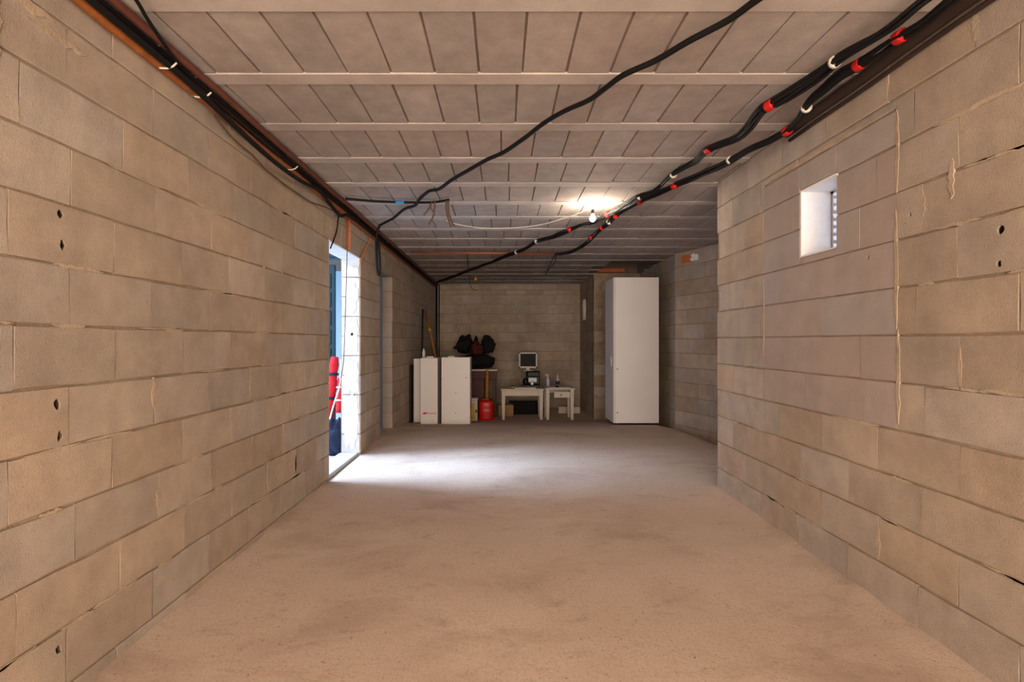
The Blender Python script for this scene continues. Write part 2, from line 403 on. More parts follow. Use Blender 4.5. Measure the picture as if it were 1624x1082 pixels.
# right wall: runs -Y from its corner, vent window, infilled panel
YC = 3.85
a_ = lambda y: YC-y
win = (a_(2.785), a_(2.475), 1.615, 1.99); pat = (a_(3.17), a_(2.1), .775, 2.13)
wr = Wall('wall_right', (XR, YC), -H, YC-YR, -.3, ZC+.05, openings=[win],
          holes=[(a_(1.66), 1.52, .015, .018), (a_(1.668), 1.41, .010, .013), (a_(2.03), 1.665, .007, .012), (a_(2.265), 1.53, .007, .014)])
wr.fill(0, a_(Y0), -.025, seed=11, skip=[pat], off=.12)
wr.fill(pat[0], pat[1], -.025, seed=14, lens=(.5, .62, .44), material='patch', zmin=pat[2], zmax=1.975, joint=.007, jit=.001, stag=.25)
wr.fill(pat[0], pat[1], -.025, seed=15, lens=(1.2,), material='patch', zmin=1.975, zmax=pat[3], joint=.012, jit=.0015, stag=0)
wr.finish()
# mortar squeezed out of the joints and trowelled over the blocks
M['smear'] = mat('mortar_smear', srgb(182, 163, 142), .97, var=.2, scale=12, bump=1.0, bscale=110, spec=.1, stain=.12)
def strip(name, parent, w, h, seed, m, th=.0012, n=9):
    rnd = random.Random(seed); v = []; f = []; vert = h > w; L_, T_ = (h, w) if vert else (w, h)
    for i in range(n+1):
        t = -1+2*i/n; tp = max(.08, 1-abs(t)**3); c = rnd.uniform(-.15, .15)*T_
        a, b = c-T_/2*tp*rnd.uniform(.5, 1), c+T_/2*tp*rnd.uniform(.5, 1)
        for q, y in ((a-.0015, .004), (a, -th), (b, -th), (b+.0015, .004)): v.append((q, y, t*L_/2) if vert else (t*L_/2, y, q))
    for i in range(n):
        for j in range(3):
            q = (i*4+j, i*4+4+j, i*4+5+j, i*4+1+j); f.append(q[::-1] if vert else q)
    me = bpy.data.meshes.new(name); me.from_pydata(v, [], f); me.materials.append(M[m]); return link(name, me, parent)
def smears(wall, n, a0, a1, zoff, seed, lens, avoid):
    rnd = random.Random(seed); head = [b for b in wall.blocks if a0 < b[0] < a1]
    for i in range(n):
        if i % 4 == 0:
            b = rnd.choice(head); a, z, w, h = b[0], (b[2]+b[3])/2+rnd.uniform(-.04, .04), rnd.uniform(.012, .035), rnd.uniform(.08, .17)
        else:
            a, z, w, h = rnd.uniform(a0, a1), zoff+.2*rnd.randrange(0, 11)+rnd.uniform(-.004, .004), rnd.uniform(.07, lens), rnd.uniform(.009, .022)
        if any(o[0]-w < a < o[1]+w and o[2]-h < z < o[3]+h for o in avoid) or z < .05 or z > ZC-.06: continue
        o = strip('mortar_smear', wall.parent, w, h, seed*100+i, 'smear')
        p = wall.at(a, .0005, z); o.location = p; o.rotation_euler = (0, rnd.uniform(-.03, .03), wall.ang)
smears(wl, 110, .95-YR, 5.8-YR, 0, 61, .34, wl.op)
smears(wr, 80, .1, a_(1.0), -.025, 62, .34, [win, pat])
for i, (y, z, w, h) in enumerate(((1.46, 2.18, .30, .05), (1.42, 2.06, .05, .26), (1.36, 1.86, .04, .24), (1.62, 2.14, .22, .03))):
    o = strip('mortar_smear', wl.parent, w, h, 700+i, 'smear', .002); o.location = (XL+.0005, y, z); o.rotation_euler = (0, 0, H)
for i, (y, z, w, h) in enumerate(((2.1, 1.45, .026, .5), (2.095, 1.95, .022, .35), (2.09, 1.0, .026, .4), (3.17, 1.3, .018, .5), (2.35, .775, .32, .02), (1.84, 1.75, .03, .15), (1.72, 1.975, .3, .02), (2.65, 2.14, .9, .025))):
    o = strip('mortar_smear', wr.parent, w, h, 720+i, 'smear', .0016); o.location = (XR-.0005, y, z); o.rotation_euler = (0, 0, -H)
# back wall
wb = Wall('wall_back', (XL-.2, YB), 0, 3.6, -.6, ZC+.05)
wb.fill(.2, 3.6, -.29+.0, course=.203, seed=21, zmax=2.25)
wb.fill(.2, 3.6, 2.16, course=.2, lens=(.2, .12, .3, .24), seed=22, zmin=2.255)
wb.finish()
# side wall with slit, and the short return facing the room
XS, YS = 1.667, 9.08
ws = Wall('wall_side', (XS, YB), -H, YB-YS, -.6, ZC+.05, openings=[(YB-10.32, YB-9.98, 1.58, 2.0)])
ws.fill(0, YB-YS, -.29, course=.203, seed=31); ws.finish()
wp = Wall('wall_return', (XS, YS), 0, 1.2, -.6, ZC+.3)
wp.fill(0, 1.1, -.29, course=.203, seed=41, zmax=2.28); wp.finish()
# recess walls to the right
A, B, C_ = Vector((3.3, 4.72)), Vector((2.43, 7.02)), Vector((2.52, 9.3))
dv = A-B; wq = Wall('wall_recess', (B.x, B.y), math.atan2(dv.y, dv.x), dv.length, -.6, ZC+.05)
wq.fill(0, dv.length, -.22, course=.2, seed=51, lens=(.4, .4, .28)); wq.finish()
dv = B-C_; wk = Wall('wall_recess_side', (C_.x, C_.y), math.atan2(dv.y, dv.x), dv.length, -.6, ZC+.05)
wk.fill(0, dv.length, -.22, course=.2, seed=52); wk.finish()
mb = MB(); mb.box(XR+.2, 3.6, YC-.4, YC-.2, -.5, ZC+.05); struct(mb.build('wall_recess_near', M['slab']))
mb = MB(); mb.box(3.3, 3.5, YC-.4, 4.8, -.5, ZC+.05); struct(mb.build('wall_recess_end', M['slab']))
mb = MB(); mb.box(XL-.2, XR+.2, YR-.2, YR, -.4, ZC+.05); struct(mb.build('wall_front', M['block']))
# ------------------------------------------------------------------ floor
mb = MB(); nx, ny = 54, 142; x0, x1, y0, y1 = XL, 3.4, YR-.05, YB+.1
for j in range(ny+1):
    for i in range(nx+1):
        x = x0-.1 if i == 0 else (x0+(x1-x0)*(i-1)/(nx-1)); y = y0+(y1-y0)*j/ny
        e = min(abs(x-XL), abs(x-XR) if y < YC+.05 else 9)
        lip = .02*max(0, 1-e/.1)*(.5+noise.noise(Vector((x*3, y*5, 0))))
        mb.v.append((x, y, floor_z(x, y)+.004*noise.noise(Vector((x*1.7, y*1.7, 3)))+(lip if not D1[0]-.1 < y < D1[1]+.1 else 0)))
mb.f = [(j*(nx+1)+i, j*(nx+1)+i+1, (j+1)*(nx+1)+i+1, (j+1)*(nx+1)+i) for j in range(ny) for i in range(nx)]
for j in range(ny+1):
    if D1[0]-.05 < mb.v[j*(nx+1)][1] < D1[1]+.05: mb.v[j*(nx+1)] = (XL-.022, mb.v[j*(nx+1)][1], -.05)
fl = struct(mb.build('floor', M['floor'], smooth=True))
mb = MB(); mb.cbox(XL-.21, XL-.022, D1[0]+.002, D1[1]-.016, -.1, .012, .006); struct(mb.build('door_1', M['yard']))
bpy.data.objects['door_1']['label'] = 'pale threshold of the open doorway'
# ------------------------------------------------------------------ ceiling: joists and infill blocks
mb = MB(); HX0, HX1, HY0, HY1 = XS+.02, 2.46, 7.95, YS
for q in ((XL-.2, 3.6, YR-.2, HY0), (XL-.2, HX0, HY0, HY1), (HX1, 3.6, HY0, HY1), (XL-.2, 3.6, HY1, YB+.2)): mb.box(q[0], q[1], q[2], q[3], ZC+.006, ZC+.22)
ce = struct(mb.build('ceiling', M['slab']))
mb = MB(); mb.box(HX0-.02, HX1+.1, HY0-.02, HY1+.3, ZC+.42, ZC+.46)
for q in ((HX0-.06, HX0, HY0, HY1), (HX1, HX1+.06, HY0, HY1), (HX0, HX1, HY0-.06, HY0), (HX0, HX1, HY1+.14, HY1+.2)): mb.box(q[0], q[1], q[2], q[3], ZC+.18, ZC+.44)
mb.build('opening_shaft', M['darkbrown'], ce)
J0, JP, JW = 1.807, .525, .092
for k in range(-1, 18):
    y = J0+JP*k
    xr = XR if y < YC-.0 else 3.3
    if HY0 < y < HY1-.02:
        sp = [(XL, HX0), (HX1, 3.3)]
    else: sp = [(XL, xr)]
    for x0_, x1_ in sp:
        mb = MB(); mb.cbox(x0_, x1_, y-JW/2, y+JW/2, ZC-.005+random.uniform(-.0015, .0015), ZC+.02, .0015); mb.build('joist', M['joist'], ce)
far = MB(); cnt = 0
for k in range(-1, 18):
    ya, yb = J0+JP*k+JW/2, min(J0+JP*(k+1)-JW/2, YB)
    if yb-ya < .1: continue
    for xr in (0,):
        x = XL-random.uniform(0, .19)
        lim = XR if (ya+yb)/2 < YC else 3.3
        while x < lim:
            xa, xb = max(x, XL), min(x+.2, lim); x += .2
            if xb-xa < .03: continue
            if xb > HX0 and xa < HX1 and yb > HY0 and ya < HY1: continue
            ym = (ya+yb)/2
            if ym > YC and xa/ym > (1150-CX)/F+.06: continue
            me = block_mesh(round((xb-xa-.006)*100)/100 if xb-xa > .19 else xb-xa-.006, round(yb-ya-.004, 3), random.randrange(4), 'tile', depth=.02, jit=.0018)
            loc = Vector(((xa+xb)/2, ym, ZC-.001+random.uniform(-.002, .002)))
            if cnt < 300:
                o = link('infill_block', me, ce); o.location = loc; o.rotation_euler = (H+random.uniform(-.004, .004), random.uniform(-.006, .006), random.uniform(-.006, .006)); cnt += 1
            else:
                R3 = Matrix.Rotation(H, 3, 'X'); far.add([R3 @ v.co+loc for v in me.vertices], [tuple(q.vertices) for q in me.polygons])
o = far.build('distant_infill', M['tile'], ce); o['kind'] = 'stuff'
mb = MB(); mb.cbox(HX0, 2.2, HY1-.12, HY1-.02, 2.39, 2.46, .004); mb.build('clay_edge', M['brick'], ce)
# ------------------------------------------------------------------ vent windows
def louvre(name, x, y0, y1, z0, z1, n, t=.022):
    r = struct(link(name, None)); r.location = (0, 0, 0)
    mb = MB()
    mb.box(x-.01, x+.02, y0, y0+t, z0, z1); mb.box(x-.01, x+.02, y1-t, y1, z0, z1); mb.box(x-.01, x+.02, y0, y1, z0, z0+t); mb.box(x-.01, x+.02, y0, y1, z1-t, z1)
    mb.build('frame', M['louvre'], r)
    for i in range(n):
        z = z0+t+(z1-z0-2*t)*(i+.5)/n
        m2 = MB(); m2.cbox(-.004, .004, y0+t, y1-t, -.009, .009, .002); o = m2.build('slat', M['louvre'], r); o.location = (x, 0, z); o.rotation_euler = (0, .15, 0)
    return r
louvre('window_1', XR+.185, 2.475, 2.785, 1.615, 1.99, 8)
louvre('window_2', XS+.185, 9.98, 10.32, 1.58, 2.0, 3, .006)
# white plaster lining of the vent recess
for q in (((XR+.004, XR+.17, 2.775, 2.785, 1.615, 1.99)), (XR+.004, XR+.17, 2.475, 2.485, 1.615, 1.99), (XR+.004, XR+.17, 2.485, 2.775, 1.615, 1.623), (XR+.004, XR+.17, 2.485, 2.775, 1.98, 1.99)):
    mb = MB(); mb.cbox(*q, b=.002); mb.build('recess_plaster', M['plaster'], wr.parent)
# ------------------------------------------------------------------ yard beyond the first doorway
mb = MB(); mb.box(-7, XL-.212, -1, 8.4, -.12, -.03); struct(mb.build('yard_ground', M['yard']))
mb = MB(); mb.box(-5, XL-.2, 5.6, 8.4, 2.3, 2.45); struct(mb.build('shade_slab', M['slab']))  # added unseen slab that keeps skylight off the yard wall
mb = MB(); mb.box(-5, XL-.2, 8.2, 8.4, -.1, 2.8); struct(mb.build('wall_yard', M['palewall']))
t = struct(link('door_2', None))
mb = MB(); mb.cbox(XL-.18, XL-.125, D2[0]-.0, D2[1]-.009, -.03, 1.984, .004); lf = mb.build('leaf', M['bluegrey'], t)
mb = MB(); mb.cbox(-.004, .03, -.012, .012, -.05, .05, .003); o = mb.build('handle', M['silver'], lf); o.location = (XL-.125, D2[0]+.08, 1.0)
# ------------------------------------------------------------------ lamps
def bulb(loc, label, m, r=.032, drop=.1, group=None):
    t = thing('light_bulb', label, 'light bulb', loc, 0, group)
    mb = MB(); mb.lathe([(0, -r*1.05), (r*.5, -r*.93), (r*.87, -r*.5), (r, 0), (r*.87, r*.5), (r*.6, r*1.0), (r*.42, r*1.5), (r*.4, r*1.7)], n=16); mb.build('glass', M[m], t, True)
    mb = MB(); mb.lathe([(r*.45, r*1.6), (r*.55, r*1.65), (r*.55, r*2.9), (r*.3, r*3.2), (.004, r*3.25)], n=12); mb.build('holder', M['brass'], t)
    mb = MB(); mb.tube([(0, 0, r*3.2), (.003, 0, r*3.2+drop*.5), (0, 0, r*3.2+drop)], .003, 6); mb.build('flex', M['whitetie'], t)
    return t
pb = P(940, 347, 4.46)
bulb(pb, 'lit bare bulb hanging from the ceiling beside the cable bundles', 'bulb', .026, max(.02, ZC-pb.z-.026*3.2))
# ------------------------------------------------------------------ ceiling cables and pipes
def onz(px, py, z):                     # the point at height z seen along a pixel's direction
    return P(px, py, (z-CZ)*F/(CY-py))
def cable(name, label, pts, r, m, cat='cable', group=None, k=5, n=8):
    o = MB().tube(smoothpts(pts, k), r, n).build(name, M[m], None, True); return tag(o, label, cat, group)
def bundle(label, pts, ncab, rc, spread, ties, seed):
    t = thing('cable_bundle', label, 'cables'); rnd = random.Random(seed); sp = smoothpts(pts, 6)
    for c in range(ncab):
        ph = rnd.uniform(0, 6.28); tw = rnd.uniform(.5, 1.6)*rnd.choice((-1, 1)); q = []; acc = 0
        for i, p in enumerate(sp):
            tn = (sp[min(i+1, len(sp)-1)]-sp[max(i-1, 0)]).normalized(); s1 = tn.cross(Vector((0, 0, 1))).normalized(); s2 = s1.cross(tn)
            if i: acc += (p-sp[i-1]).length
            a = ph+tw*acc*2.0+c*6.283/ncab; w = spread*(1+1.1*noise.noise(Vector((acc*2.2, c*4.1, seed))))
            q.append(p+s1*math.cos(a)*w+s2*math.sin(a)*w*.8)
        MB().tube(q, rc*rnd.uniform(.75, 1.15), 6).build('cable', M['black'], t, True)
    for (px, py, m) in ties:
        best = min(range(1, len(sp)-1), key=lambda i: (proj(sp[i])[0]-px)**2+(proj(sp[i])[1]-py)**2)
        p = sp[best]; tn = (sp[best+1]-sp[best-1]).normalized(); w = .018 if m == 'redtape' else .007
        MB().tube([p-tn*w, p-tn*w*.5, p+tn*w*.5, p+tn*w], [spread*1.1+rc*1.0]*4, 10, True).build('red_tape' if m == 'redtape' else 'cable_tie', M[m], t, True)
    return t
def proj(p): return (CX+p.x/p.y*F, CY-(p.z-CZ)/p.y*F)
ZB = 2.30
pa = [(1520, -34), (1465.6, 4), (1438, 27), (1407, 50), (1337, 89), (1302, 116), (1248, 151), (1221, 167), (1206, 178), (1186, 206), (1167, 221), (1124, 237), (1105, 256), (1068, 277), (1039, 303), (1015, 312), (985, 330), (964, 340), (938, 353), (925, 355), (904, 364), (874, 376), (851, 383), (836, 393), (819, 400), (798, 408), (772, 419), (743, 429), (717, 440), (692, 448)]
bundle('thick black cable bundle with red tape running diagonally to the far left corner', [onz(x, y, ZB+.02*math.sin(x*.03)) for x, y in pa], 8, .0078, .0165,
       [(1326, 97, 'whitetie'), (1221, 167, 'redtape'), (1124, 237, 'redtape'), (1068, 277, 'whitetie'), (1015, 312, 'whitetie'), (964, 340, 'redtape'), (904, 364, 'redtape'), (851, 383, 'whitetie'), (819, 400, 'whitetie')], 1)
pb_ = [(1560, -38), (1508, 0), (1465, 35), (1427, 58), (1403, 74), (1363, 102), (1334, 120), (1306, 145), (1289, 159), (1279, 171), (1268, 190), (1248, 208), (1217, 225), (1194, 235), (1158, 254), (1128, 268), (1105, 279), (1070, 295), (1046, 306), (1015, 320), (977, 342), (966, 352), (955, 361), (938, 377), (930, 385), (909, 399), (892, 403), (880, 404)]
bb = bundle('black cable bundle with red tape hugging the top of the right wall', [onz(x, y, ZB-.01+.02*math.sin(x*.02)) for x, y in pb_], 8, .0078, .0155,
       [(1427, 58, 'redtape'), (1363, 102, 'redtape'), (1279, 171, 'whitetie'), (1248, 208, 'redtape'), (1158, 254, 'whitetie'), (1070, 295, 'redtape'), (1017, 318, 'redtape'), (977, 342, 'redtape'), (966, 352, 'whitetie'), (955, 361, 'redtape'), (938, 377, 'redtape')], 2)
e = onz(880, 404, ZB-.01)
for i, (a, b) in enumerate((((872, 420), (865, 436)), ((880, 416), (868, 430)))):
    MB().tube(smoothpts([e+Vector((.012*i, 0, -.005)), P(a[0], a[1], e.y+.02), P(b[0], b[1], e.y+.05)]), .006, 8).build('loose_end', M['black'], bb, True)
pc = [(1262, -40), (1200, 0), (1155, 32), (1091, 66), (1040, 96), (989, 119), (960, 140), (934, 159), (896, 176), (862, 196), (832, 219), (798, 242), (773, 253), (743, 270), (717, 285), (696, 300), (681, 303), (666, 315), (658, 326), (641, 332), (624, 346), (607, 355)]
pts = [onz(x, y, 2.315) for x, y in pc]; q = pts[-1]
pts += [q+Vector((-.05, .05, -.02)), q+Vector((-.08, .07, -.14)), q+Vector((-.075, .07, -.42)), q+Vector((-.06, .07, -.5)), q+Vector((-.045, .07, -.42)), q+Vector((-.06, .07, -.12))]
cable('overhead_cable', 'single black cable crossing the ceiling diagonally and ending in a hanging loop', pts, .0125, 'black')
for x, z, rr, lab in ((1.622, 2.338, .026, 'dark brown tube standing in for shade between right wall and ceiling'), (1.643, 2.298, .010, 'thin brown tube just below it, also standing in for shade over the right wall')):  # both tubes added in place of the dark shadow behind the cable bundles
    tag(MB().tube([(x, YR+.2+i*(2.85-YR-.2)/24, z+.003*math.sin(i*1.7)) for i in range(25)], rr, 10).build('corner_tube', M['darkbrown'], None, True), lab, 'pipe', 'shade stand-ins over the right wall')
# black feeder with blue tape and its cut ends
t = thing('feeder_cable', 'black cable with a blue tape band and two clusters of cut ends', 'cable')
a = onz(545, 317, 2.33); fz = [onz(548, 315, 2.35), onz(590, 319, 2.35), onz(640, 321, 2.35), onz(686, 321, 2.35), onz(712, 317, 2.35)]
MB().tube(smoothpts(fz), .011, 8).build('sheath', M['black'], t, True)
MB().tube([onz(627, 320.5, 2.35), onz(634, 321, 2.35), onz(641, 321, 2.35)], .0135, 10).build('blue_tape', M['bluetape'], t, True)
for pl in ([(686, 318), (681, 330), (672, 341)], [(690, 318), (688, 340), (680, 356)], [(708, 318), (708, 335), (715, 360)], [(711, 318), (712, 338), (719, 358)]):
    MB().tube(smoothpts([P(x, y, fz[-1].y) for x, y in pl]), .008, 6).build('cut_end', M['brownwire'], t, True)
# white flex to the bulb
fx = [(708, 350), (730, 357), (770, 362), (820, 361), (860, 356), (905, 343), (925, 335), (938, 329)]
cable('lamp_flex', 'thin white lamp wire slung across the ceiling to the bulb', [onz(x, y, 2.345) for x, y in fx[:-1]]+[Vector((pb.x-.01, pb.y, ZC-.025))], .004, 'whitetie', 'wire')
# pipes along the top of the left wall
for nm, lab, x, z, r, m in (('corner_tube', 'rusty orange pipe running along the top of the left wall, lowest of the row', -1.424, 2.296, .018, 'rust'),
                            ('corner_tube', 'red-brown pipe tucked under the ceiling edge above the left wall', -1.368, 2.352, .016, 'redpipe'),
                            ('corner_tube', 'dark brown pipe in the corner between left wall and ceiling', -1.425, 2.345, .017, 'darkbrown')):
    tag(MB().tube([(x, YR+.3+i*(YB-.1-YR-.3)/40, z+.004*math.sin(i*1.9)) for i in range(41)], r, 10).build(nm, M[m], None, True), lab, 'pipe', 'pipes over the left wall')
cab = [(1.0, -1.388, 2.30), (1.5, -1.386, 2.298), (2.1, -1.38, 2.29), (2.5, -1.37, 2.255), (2.9, -1.36, 2.22), (3.35, -1.37, 2.235), (3.75, -1.385, 2.285), (4.0, -1.386, 2.25), (4.25, -1.386, 2.22), (4.5, -1.386, 2.28), (5.2, -1.388, 2.295), (7.5, -1.388, 2.295), (10.4, -1.388, 2.297)]
cable('service_cable', 'thick black cable sagging below the pipes of the left wall', [(x, y, z) for y, x, z in cab], .014, 'black')
cable('service_cable', 'second black cable following the pipes of the left wall without sagging', [(-1.395, y+.1, 2.336+.004*math.sin(y*3)) for y, x, z in cab], .009, 'black')
cable('thin_wire', 'thin black wire dropping from the ceiling into the left pipe row', [onz(196, -22, 2.34), onz(216, 0, 2.34), onz(235, 32, 2.34), onz(262, 72, 2.33), onz(285, 105, 2.32)], .007, 'black', 'wire')
yw = [(330, 150), (380, 225), (420, 262), (460, 297), (500, 319), (530, 321)]
def onleft(px, py, gap=.02): d = (XL+gap)*F/(px-CX); return P(px, py, d)
cable('slack_wire', 'thin brown wire hanging slack across the left wall', [onleft(x, y, .025) for x, y in ((337, 180), (352, 199), (366, 216), (384, 233), (400, 246), (425, 272), (455, 296), (490, 319), (515, 328), (532, 336))], .005, 'brownwire', 'wire')
for i, (px, py, lab) in enumerate(((265, 92, 'white wire tie around the rusty pipe, the first one along it'), (335, 140, 'pale wire tie around the pipes where the black cable starts to sag'), (474, 260, 'pale wire tie around the pipes where the black cable rises again'))):
    y = onz(px, py, 2.31).y; c = Vector((-1.40, y, 2.322))
    tag(MB().tube([c+Vector((.055*math.cos(a)*1, .004*a, .045*math.sin(a))) for a in [k*.45 for k in range(3, 14)]], .004, 6).build('wire_tie', M['whitetie'], None, True), lab, 'tie', 'wire ties on the left pipes')
for (px, py) in ((606, 381), (613, 386), (622, 395), (630, 402), (637, 409)):
    y = onleft(px, py).y; p = onleft(px, py, .012)
    m_ = MB(); m_.cbox(XL, XL+.025, p.y-.03, p.y+.03, p.z-.02, p.z+.02, .004); tag(m_.build('pipe_clip', M['whitetie'], None), 'small pale clip under the pipes past the first doorway', 'clip', 'clips along the left pipes')
# orange conduits and wires beside the doorways
for y, z0, lab, dx in ((4.62, 2.0, 'straight orange conduit dropping from the pipes to the first doorway head', 0), (4.68, 2.0, 'second orange conduit dropping beside the straight one above the first doorway', 0)):
    tag(MB().tube([(XL+.012, y, 2.30), (XL+.012, y, 2.15), (XL+.012, y, z0+.005)], .011, 8).build('conduit', M['orange'], None, True), lab, 'conduit', 'orange conduits by the doorways')
cable('conduit', 'curved orange conduit bending down between the two doorways', [onleft(587, 378, .014), onleft(585, 384, .014), onleft(581, 392, .014), onleft(575, 405, .014), onleft(571, 418, .014)], .008, 'orange', 'conduit', 'orange conduits by the doorways')
cable('door_wire', 'thin black wire hanging in a curve into the first doorway', [onleft(537, 338, .02), onleft(536, 350, .02), onleft(533, 370, .01), onleft(524, 394, .01)], .006, 'black', 'wire')
cable('door_wire', 'long thin wire hanging straight down across the open doorway', [onleft(551, 346, .02), onleft(550, 420, .03), onleft(547, 520, .03), onleft(545, 570, .02), onleft(541, 600, .0)], .004, 'brownwire', 'wire')
# ceiling pipe further back
o = MB().tube([onz(652, 400.5, 2.335), onz(770, 401.5, 2.335), onz(893, 402.5, 2.335)], .018, 10).build('overhead_pipe', M['copper'], None, True); tag(o, 'red-brown pipe fixed straight across the ceiling towards the back', 'pipe')
yp = onz(741, 401, 2.335).y
cable('drop_cable', 'short black cable dropping from the red-brown ceiling pipe', [P(741, 402, yp+.02), P(742, 415, yp+.02), P(743, 432, yp+.03)], .007, 'black')
cable('hanging_wire', 'thin curled black wire hanging before the back wall', [P(744, 436, 9.2), P(745, 450, 9.2), P(749, 458, 9.2), P(756, 461, 9.2)], .005, 'black', 'wire')
m_ = MB(); m_.blob(P(754.5, 442.5, 9.3), (.03, .02, .03), .2, 3, 2, 8, 10); m_.tube([P(754.5, 441, 9.3), P(754.5, 437, 9.3), (P(754.5, 437, 9.3).x, 9.3, ZC)], .004, 6); tag(m_.build('wire_connector', M['yellowc'], None, True), 'small yellow connector hanging from the ceiling before the back wall', 'connector')
for x, lab in ((-1.415, 'dark vertical pipe standing in the far left corner'), (-1.36, 'thinner dark cable running down beside the corner pipe')):
    tag(MB().tube([(x, YB-.04, -.285), (x, YB-.04, 1.0), (x, YB-.04, ZC-.02)], .022 if x < -1.4 else .012, 8).build('corner_pipe', M['blackp'], None, True), lab, 'pipe')
# clay brick bedded in the recess wall
bq = wq.at(.27, -.012, 2.27)
t = thing('clay_brick', 'broken orange clay brick with white plaster set atop the recess wall', 'brick', bq, wq.ang)
m_ = MB(); m_.cbox(-.13, .06, 0, .05, -.05, .05, .006); m_.build('brick_body', M['brick'], t)
splat('plaster_lump', t, .13, -.005, .16, .10, .008, 9, th=.02)

# ------------------------------------------------------------------ tall white cabinet
D = 7.1; zf = floor_z(1.9, 7.3)
c0 = P(973, 0, D).x; c1 = P(1045, 0, D).x; ztop = CZ+(CY-440)/F*D; zb = zf+.05
t = thing('tall_cabinet', 'tall white laminate cabinet on castors standing by the recess', 'cabinet', ((c0+c1)/2, D+.285, zf))
w = (c1-c0)/2; hgt = ztop-zf; dp = .285
m_ = MB(); m_.cbox(-w+.018, w-.018, -dp+.02, dp-.02, .055, hgt-.01, .003); m_.build('carcass', M['white'], t)
m_ = MB(); m_.cbox(-w+.02, w, -dp, -dp+.019, .05, hgt, .003); fp = m_.build('front_panel', M['white'], t)
for x, z in ((-w+.055, .82), (-w+.055, .2)):
    MB().tube([(x, -dp+.002, z), (x, -dp-.004, z)], .010, 10).build('fixing_hole', M['castor'], fp)
m_ = MB(); m_.cbox(-w, -w+.017, -dp, dp, .05, hgt, .003); dr = m_.build('door', M['white'], t)
m_ = MB(); m_.cbox(-w-.02, -w+.002, -.16, -.145, .85, 1.0, .003); m_.build('handle', M['silver'], dr)
m_ = MB(); m_.cbox(w-.017, w, -dp+.02, dp, .05, hgt, .003); m_.build('side_panel', M['white'], t)
m_ = MB(); m_.cbox(-w+.018, w-.018, -dp+.02, dp, hgt-.018, hgt, .003); m_.build('top_panel', M['white'], t)
for sx in (-1, 1):
    for sy in (-1, 1):
        fz_ = floor_z((c0+c1)/2+sx*(w-.06), D+.285+sy*(dp-.06))-zf
        m_ = MB(); m_.tube([(sx*(w-.06)-.012, sy*(dp-.06), fz_+.022), (sx*(w-.06)+.012, sy*(dp-.06), fz_+.022)], .022, 12); m_.cbox(sx*(w-.06)-.018, sx*(w-.06)+.018, sy*(dp-.06)-.015, sy*(dp-.06)+.015, fz_+.035, .052, .003)
        m_.build('castor', M['castor'], t)
# ------------------------------------------------------------------ white panels of the low units
D = 7.4
def low_unit(name, px0, px1, top, D, depth, label, mark=None):
    x0, x1 = P(px0, 0, D).x, P(px1, 0, D).x; xm = (x0+x1)/2; z0 = floor_z(xm, D); h = CZ+(CY-top)/F*D-z0; w = (x1-x0)/2
    t = thing(name, label, 'cabinet', (xm, D, z0)); zz = floor_z(xm, D+depth)-z0-.01
    m_ = MB(); m_.cbox(-w, w, 0, .018, -.01, h, .003); f = m_.build('front_panel', M['white'], t)
    m_ = MB(); m_.cbox(-w+.02, -w+.038, .018, depth, zz, h-.02, .003); m_.build('side_panel', M['white'], t)
    m_ = MB(); m_.cbox(w-.02, w-.002, .018, depth, zz, h-.02, .003); m_.build('side_panel', M['white'], t)
    m_ = MB(); m_.cbox(-w+.02, w-.002, .018, depth, h-.02, h-.003, .003); m_.build('top_panel', M['white'], t)
    return t, f, w, h
t, f, w, h = low_unit('narrow_cabinet', 667, 694, 568, D, .42, 'narrow white low cabinet with a small red printed mark near its foot')
mk = MB(); mk.add([(-w+.03, -.0015, .145), (-w+.06, -.0015, .14), (-w+.095, -.0015, .155), (-w+.10, -.0015, .172), (-w+.06, -.0015, .17), (-w+.035, -.0015, .163)], [(0, 1, 2, 3, 4, 5)])
for i in range(8):
    x = -w+.105+i*.0165
    mk.add([(x, -.0015, .150), (x+.011, -.0015, .150), (x+.011, -.0015, .164-(i % 3)*.002), (x, -.0015, .164-(i % 3)*.002)], [(0, 1, 2, 3)])
mk.build('red_mark', M['redtape'], f)
t, f, w, h = low_unit('wide_cabinet', 700, 745.5, 567, D, .42, 'wider white low cabinet beside the one with the red mark')
for x, z in ((w-.06, h-.3), (0, .16), (0, .46)):
    MB().tube([(x, .002, z), (x, -.003, z)], .008, 8).build('fixing_hole', M['castor'], f)
xl = P(656, 0, 7.75).x
m_ = MB(); z0 = floor_z(xl, 7.7); m_.cbox(0, .14, 0, .018, 0, CZ+(CY-569)/F*7.75-z0, .003); o = m_.build('spare_panel', M['white']); o.location = (xl, 7.75, z0); tag(o, 'loose white panel standing behind the narrow cabinet', 'panel')
m_ = MB(); m_.cbox(XL+.003, XL+.03, 7.72, 8.5, floor_z(-1.4, 8.3)-.02, .78, .004); tag(m_.build('dark_brown_shade', M['darkbrown']), 'dark board standing in for deep shade on the left wall behind the white panels', 'board')  # added board in place of the deep shade beside the low cabinets
m_ = MB(); z = CZ+(CY-567)/F*7.45; pz = P(716, 0, 7.5); m_.cbox(pz.x-.05, pz.x+.05, 7.46, 7.54, .9035, .9235, .004); tag(m_.build('small_packet', M['whitecan']), 'small white packet lying on the wider low cabinet', 'packet')
pz = P(683, 0, 7.5); m_ = MB(); m_.cbox(pz.x-.06, pz.x+.05, 7.46, 7.54, .8945, .92, .004); tag(m_.build('wood_offcut', M['whitewood']), 'pale wood offcut lying on the narrow low cabinet', 'offcut')
